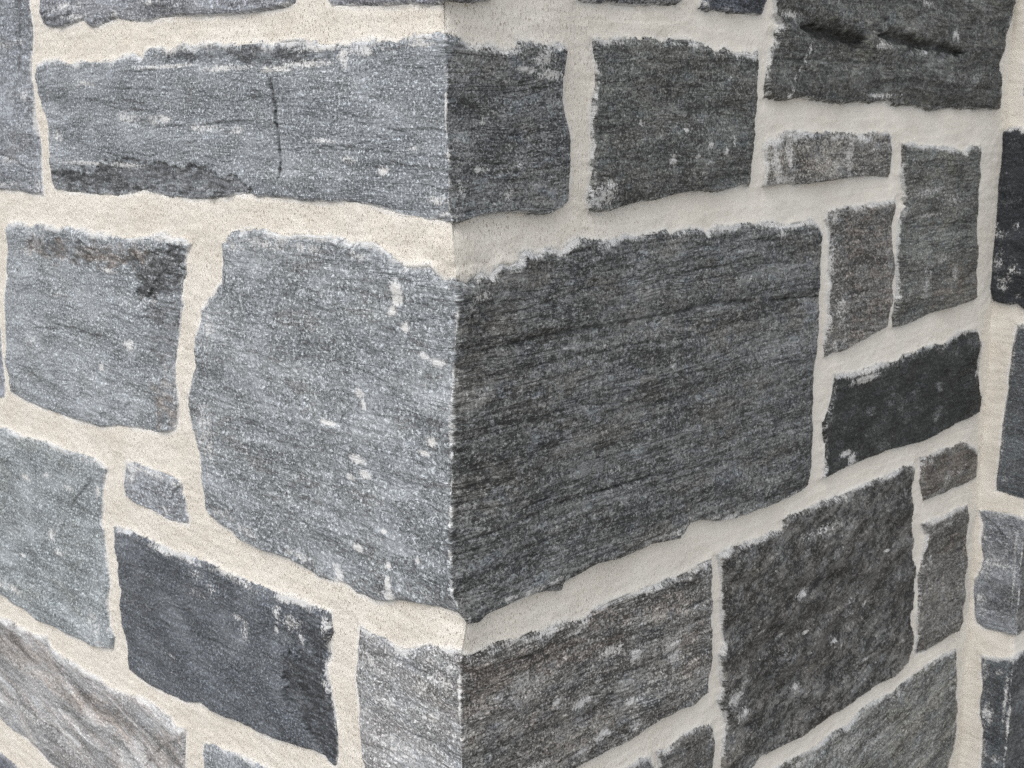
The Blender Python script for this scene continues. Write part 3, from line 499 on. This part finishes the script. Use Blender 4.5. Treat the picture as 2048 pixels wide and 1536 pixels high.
HAIR = {'C2': 34, 'B1': -14, 'B2': 10, 'B3': 16, 'B5': 9, 'B6': 5, 'D2': -20, 'D3': 3, 'E1': 14, 'C1': -10, 'D4': -6, 'D7': -6, 'C5': 6, 'A1': -4}
def build_stone(key, grp, poly, vL, vR, opt, Hb, step, label, terr=.8):
    rs = sum(map(ord, key))*7 % 97
    lo = poly.min(0)-5; hi = poly.max(0)+5
    if grp == 'W': hi[0] = min(hi[0], RIGHT_END+6)
    else: lo[0] = max(lo[0], -PIER_W-14)
    ss_ = np.arange(math.floor(lo[0]/step), math.ceil(hi[0]/step)+1)*step
    zz_ = np.arange(lo[1], hi[1]+step, step)
    S, Z = np.meshgrid(ss_, zz_)
    sd, upv = edge_dist(S, Z, poly)
    top = np.clip(upv, 0, 1)
    rag = (pn(S/16, Z/16, rs+1)*1.2+pn(S/6, Z/7, rs+2)*.9+pn(S/2.6, Z/3.5, rs+3)*.8)
    rm = np.clip(.75+pn(S/38, Z/38, rs+30)*1.3, .15, 1.7)
    sdn = sd+rag*(.5+1.25*top)*rm+pn(S/30, Z/30, rs+31)*1.2
    gs = 3 if grp == 'W' else 60
    hm = mortar_height(S, Z, np.zeros_like(S), upv, gs, False)
    relief = -2.2+pn(S/150, Z/110, rs+5)*3.2+pn(S/45, Z/26, rs+6)*1.3+pn(S/15, Z/8, rs+7)*.55+pn(S/5.5, Z/3.2, rs+8)*.32+pn(S/2.6, Z/2.2, rs+9)*.22
    zz = Z+pn(S/60, Z/60, rs+10)*9
    relief = relief-np.abs(pn(S/75, zz/6.0, rs+11))*.7+pn(S/90, zz/12, rs+12)*.5
    hb = Hb+relief
    tr = pn(S/120+pn(S/40, Z/40, rs+14)*.4, (Z+S*.12)/34, rs+13)*3.2+pn(S/30, Z/12, rs+15)*.35; fl = np.floor(tr)
    hb = hb+(fl+sstep(.3, .62, tr-fl))*terr
    mark = np.zeros(S.shape+(3,), np.float32)
    nh = HAIR.get(key, 0)
    if nh:
        r2 = np.random.RandomState(rs); s_lo = max(lo[0], -60) if nh > 0 else lo[0]; s_hi = hi[0]
        for _ in range(abs(nh)):
            z0 = r2.uniform(lo[1]+12, hi[1]-12); c0 = r2.uniform(s_lo, s_hi); L_ = r2.uniform(40, 170); sl = r2.uniform(-.03, .05)
            zl = z0+sl*(S-c0)+pn(S/90, S*0+z0/40, rs+51)*7+pn(S/16, S*0, rs+int(z0))*1.1
            q = np.abs(Z-zl); wd_ = r2.uniform(.7, 1.5); f = sstep(L_, L_*.4, np.abs(S-c0))*np.clip(.75+pn(S/12, Z/12, 53)*1.0, .1, 1)
            g = np.exp(-(q/wd_)**2)*f; hb = hb-r2.uniform(.5, 1.6)*g; mark[..., 1] = np.maximum(mark[..., 1], r2.uniform(.6, 1.05)*g)
            hb = hb+.35*np.exp(-((Z-zl-3)/2.5)**2)*f
    patches_done = hb
    for k, w, d, a, t in GROOVE:
        if k != key: continue
        p = pts(t); q, u = line_dist(S+pn(S/7, Z/7, 31)*1.6, Z+pn(S/9, Z/5, 33)*1.6, p)
        tap = np.clip(np.minimum(u, 1-u)*8, .15, 1)*np.clip(.95+.7*pn(S/14, Z/14, 35), .4, 1.5)
        g = np.exp(-(q/(w*tap*1.1+.01))**2); hb = hb-d*g; mark[..., 1] = np.maximum(mark[..., 1], a*g)
        hb = hb-.8*d*.25*sstep(9, 0, q)
    for k, a, d, r, t in PATCH:
        if k != key: continue
        q, _ = edge_dist(S, Z, pts(t)); q = q+pn(S/22, Z/14, 41)*9+pn(S/8, Z/6, 44)*5+pn(S/3.5, Z/3, 42)*2.5
        g = sstep(-4, 4, q); hb = hb-d*sstep(-.8, 1.4, q)+min(d, 1.2)*.5*g*pn(S/16, Z/4, 43)
        mark[..., 1] = np.maximum(mark[..., 1], a*g); mark[..., 2] = np.maximum(mark[..., 2], r*sstep(-6, 4, q))
    for k, a, t in SPLASH:
        if k != key: continue
        for s0, z0, rx, rz in pts(t):
            rx = max(rx, 1.5); rz = max(rz, 1.5)
            g = a*np.exp(-(((S-s0)/rx)**2+((Z-z0)/rz)**2)*.8); mark[..., 0] = np.maximum(mark[..., 0], g)
    spans = poly[:, 0].min() < -20 and poly[:, 0].max() > 20
    if spans:   # worn, whitened, slightly chipped arris
        ch = np.clip(pn(np.zeros_like(Z), Z/33, rs+20)*.9+pn(S*0, Z/11, rs+23)*.5+pn(S/8, Z/4, rs+21)*.35+.1, 0, 1)
        hb = hb-np.exp(-np.abs(S)/2.6)*(.4+3.2*ch)
        wa = 1.25*np.exp(-(np.abs(S+.3)/(.9+2.3*ch))**2)*np.clip(.62+pn(S*0, Z/38, rs+22)*.7+pn(S/9, Z/9, rs+24)*.4, 0, 1.2)
        mark[..., 0] = np.maximum(mark[..., 0], wa)
    wdt = np.where(upv > .4, 6.5, np.where(upv < -.4, np.where(S > 0, 2.2, 3.0), 3.4))
    hb = hb-np.where(S < 0, 1.7, 0)-1.3*np.exp(-np.maximum(sdn, 0)/9)*(upv < -.3)*(S < 0)
    hb = np.maximum(hb, np.where(mark[..., 1] > 1.25, -20, hm+.9+.3*pn(S/5, Z/4, 47)))
    bl = sstep(0, 1, np.clip(sdn/wdt, 0, 1)); ramp = hm+np.clip(sdn, -4, 1.0)*.75
    H = ramp+(hb-ramp)*bl
    keep = sd > -3.2
    if grp == 'W' and not spans and poly[:, 0].max() < 0: keep &= S < -.5
    left = sstep(1.5, -1.5, S) if True else 0
    A = {'wall': np.stack([S/1000, Z/1000, np.zeros_like(S)], -1), 'edge': np.stack([sdn, top, left], -1), 'mark': mark}
    V = place(S, Z, H, grp)
    pc = quad_mesh(key, V, keep, A)
    return make_mesh("stone", [pc], stone_mat(key, vL, vR, **opt), PARENT[grp], label)

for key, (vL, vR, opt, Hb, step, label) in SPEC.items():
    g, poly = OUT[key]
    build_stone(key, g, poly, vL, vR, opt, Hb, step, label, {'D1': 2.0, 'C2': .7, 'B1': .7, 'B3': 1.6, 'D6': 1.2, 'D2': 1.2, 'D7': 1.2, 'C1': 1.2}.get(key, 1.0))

# ------------------------------------------------------------------ mortar
def mortar_piece(grp, s0, s1, z0, z1, step, polys):
    S, Z = np.meshgrid(np.arange(s0, s1+step*.5, step), np.arange(z0, z1+step*.5, step))
    sd = np.full(S.shape, -60.); upv = np.zeros(S.shape)
    for poly in polys:
        lo = poly.min(0)-26; hi = poly.max(0)+26
        i0, i1 = np.searchsorted(S[0], [lo[0], hi[0]]); j0, j1 = np.searchsorted(Z[:, 0], [lo[1], hi[1]])
        if i1 <= i0 or j1 <= j0: continue
        d, u = edge_dist(S[j0:j1, i0:i1], Z[j0:j1, i0:i1], poly)
        a = sd[j0:j1, i0:i1]; b = upv[j0:j1, i0:i1]; k = d > a
        sd[j0:j1, i0:i1] = np.where(k, d, a); upv[j0:j1, i0:i1] = np.where(k, u, b)
    gs = 3 if grp == 'W' else 60
    H = mortar_height(S, Z, np.maximum(-sd, 0), upv, gs)-np.clip(sd, 0, 9)*(.35+(lump_height(S, Z)*.35 if grp == 'W' else 0))
    rough = np.where(grp == 'W', sstep(500, 0, S)*.6+.3, .04)+pn(S/90, Z/90, 77)*.2+np.where((S < 0), .1, 0)
    A = {'wall': np.stack([S/1000, Z/1000, np.zeros_like(S)], -1), 'edge': np.stack([np.maximum(-sd, 0), np.clip(rough, 0, 1), sstep(1.5, -1.5, S)], -1)}
    return quad_mesh('m', place(S, Z, H, grp), sd < 9, A)
def prism(foot, z0, z1):
    n = len(foot); V = [(x, y, z0) for x, y in foot]+[(x, y, z1) for x, y in foot]; Q = [(i, (i+1) % n, n+(i+1) % n, n+i) for i in range(n)]
    return V, Q
polW = [p for k, (g, p) in OUT.items() if g == 'W']; polP = [p for k, (g, p) in OUT.items() if g == 'P']

# ------------------------------------------------------------------ blocks further along the wall, away from the corner
def overlaps(grp, s0, s1, z0, z1, boxes):
    for p in (polW if grp == 'W' else polP):
        lo = p.min(0); hi = p.max(0)
        if s1 < lo[0]-10 or s0 > hi[0]+10 or z1 < lo[1]-10 or z0 > hi[1]+10: continue
        g = np.meshgrid(np.linspace(s0, s1, 14), np.linspace(z0, z1, 8)); d, _ = edge_dist(g[0], g[1], p)
        if d.max() > -12: return True
        if ((p[:, 0] > s0) & (p[:, 0] < s1) & (p[:, 1] > z0) & (p[:, 1] < z1)).any(): return True
    return any(s0 < b[1]+15 and s1 > b[0]-15 and z0 < b[3]+15 and z1 > b[2]-15 for b in boxes)
rnd = random.Random(5); n_extra = 0
def extra(grp, smin, smax, zmin, zmax, tries, wmin, wmax, hmin, hmax, cap):
    global n_extra
    boxes = []
    for i in range(tries):
        f = 1-.6*i/tries
        w = rnd.uniform(wmin, wmax)*f; h = rnd.uniform(hmin, hmax)*f
        s0 = rnd.uniform(smin, smax-w); z0 = rnd.uniform(zmin, zmax-h)
        if (smin < 0 < smax) and (s0 < 25 and s0+w > -25): continue
        if overlaps(grp, s0, s0+w, z0, z0+h, boxes): continue
        # grow until it meets its neighbours
        for _ in range(30):
            for d in ((-9, 0, 0, 0), (0, 9, 0, 0), (0, 0, -6, 0), (0, 0, 0, 6)):
                b = (s0+d[0], s0+w+d[1], z0+d[2], z0+h+d[3])
                if b[0] < smin or b[1] > smax or b[2] < zmin or b[3] > zmax or b[3]-b[2] > hmax*1.15 or b[1]-b[0] > wmax*1.2: continue
                if smin < 0 < smax and b[0] < 25 and b[1] > -25: continue
                if not overlaps(grp, *b, boxes): s0, w, z0, h = b[0], b[1]-b[0], b[2], b[3]-b[2]
        boxes.append((s0, s0+w, z0, z0+h))
        if len(boxes) >= cap: break
    for b in boxes:
        j = lambda: rnd.uniform(-7, 7)
        a = [(b[0]+j(), b[2]+j()), (b[1]+j(), b[2]+j()), (b[1]+j(), b[3]+j()), (b[0]+j(), b[3]+j())]
        poly = []
        for q in range(4):
            p0, p1 = a[q], a[(q+1) % 4]
            for u in np.arange(0, 1, .12): poly.append((p0[0]+(p1[0]-p0[0])*u+rnd.uniform(-2, 2), p0[1]+(p1[1]-p0[1])*u+rnd.uniform(-2, 2)))
        poly = np.array(poly); (polW if grp == 'W' else polP).append(poly)
        n_extra += 1; v = rnd.choice([.2, .22, .16, .09, .25]); v2 = rnd.choice([.09, .07, .1, .05])
        tn = rnd.choice([(.95, 1, 1.05), (1.04, 1, .96), (.9, .98, 1.12), (.96, 1, .97)])
        build_stone('X%d' % n_extra, grp, poly, v, v2, dict(tint=tn, bands=rnd.uniform(.2, 1), rust=rnd.choice([0, 0, .5])), 5, 3.0, None)
extra('W', -1900, 1120, 1560, 2000, 1500, 220, 480, 120, 240, 14)
extra('W', -1900, -900, 500, 1700, 600, 200, 420, 120, 240, 10)
extra('W', -1500, 1120, 20, 900, 1500, 240, 480, 130, 260, 20)
extra('P', 60, 560, 200, 1700, 500, 160, 300, 140, 260, 8)

pcs = [mortar_piece('W', -1350, RIGHT_END+4, 330, 1670, 1.5, polW),
       mortar_piece('W', -2300, -1348, 0, 2200, 6, polW),
       mortar_piece('W', -1352, RIGHT_END+4, 1668, 2200, 6, polW), mortar_piece('W', -1352, RIGHT_END+4, 0, 334, 6, polW)]
def wall_body(A, B, C, th, z0, z1):
    """the masonry behind the faces"""
    A, B, C = map(np.array, (A, B, C)); q = QH
    nl = np.array([q, q]); nr = np.array([-q, q])
    def ring(o): return [A+nl*o, B+(nl+nr)*o, C+nr*o]
    out, inn = ring(.014), ring(th); V = []; Q = []
    for z in (z0, z1):
        V += [(*p, z) for p in out]+[(*p, z) for p in inn]
    for i in (0, 1): Q += [(i, i+1, 7+i, 6+i), (4+i, 3+i, 9+i, 10+i), (6+i, 7+i, 10+i, 9+i)]
    Q += [(3, 0, 6, 9), (2, 5, 11, 8)]
    V = np.array(V); n = len(V)
    return V, np.array(Q), {'wall': V*[1, 1, 1.0], 'edge': np.tile([30., .3, .5], (n, 1))}
E_ = 1.144*QH
pcs.append(wall_body((-2.3*QH, 2.3*QH), (0, 0), (E_, E_), .34, 0, 2.2))
make_mesh("mortar", pcs, MORTAR, WALL)
ox, oy = ORG['P']
pcs = [mortar_piece('P', -PIER_W-6, 60, 250, 1640, 1.5, polP), mortar_piece('P', 58, 640, 0, 2200, 5, polP),
       mortar_piece('P', -PIER_W-6, 62, 1638, 2200, 5, polP), mortar_piece('P', -PIER_W-6, 62, 0, 254, 5, polP),
       wall_body((ox-.07*QH, oy+.07*QH), (ox, oy), (ox+.64*QH, oy+.64*QH), .30, 0, 2.2)]
make_mesh("mortar", pcs, MORTAR, PIER)
for r in (WALL, PIER): pass

# ------------------------------------------------------------------ ground
def ground():
    n = 60; xs = np.sign(np.linspace(-1, 1, n))*np.abs(np.linspace(-1, 1, n))**3*120
    X, Y = np.meshgrid(xs, xs); V = np.stack([X, Y, pn(X/3, Y/3, 5)*.006-.004], -1)
    me_v, q, a = quad_mesh('g', V, np.ones(X.shape, bool), {'wall': V})
    t = NT("ground"); v = t.new("ShaderNodeTexCoord").outputs["Object"]
    g = t.vor(v, (70, 70)); c = t.mix(t.ss(.2, .8, t.xyz(g.outputs["Color"])[0]), (.22, .21, .20), (.38, .37, .35))
    c = t.mix(t.ss(.4, .7, t.noise(v, (2, 2), 4)), c, (.30, .28, .25)); t.put(t.b.inputs["Base Color"], c); t.b.inputs["Roughness"].default_value = .9
    t.put(t.b.inputs["Normal"], t.bump(g.outputs["Distance"], .006, 1.0))
    o = make_mesh("ground", [(me_v, q, a)], t.m, None); o["kind"] = "structure"
ground()
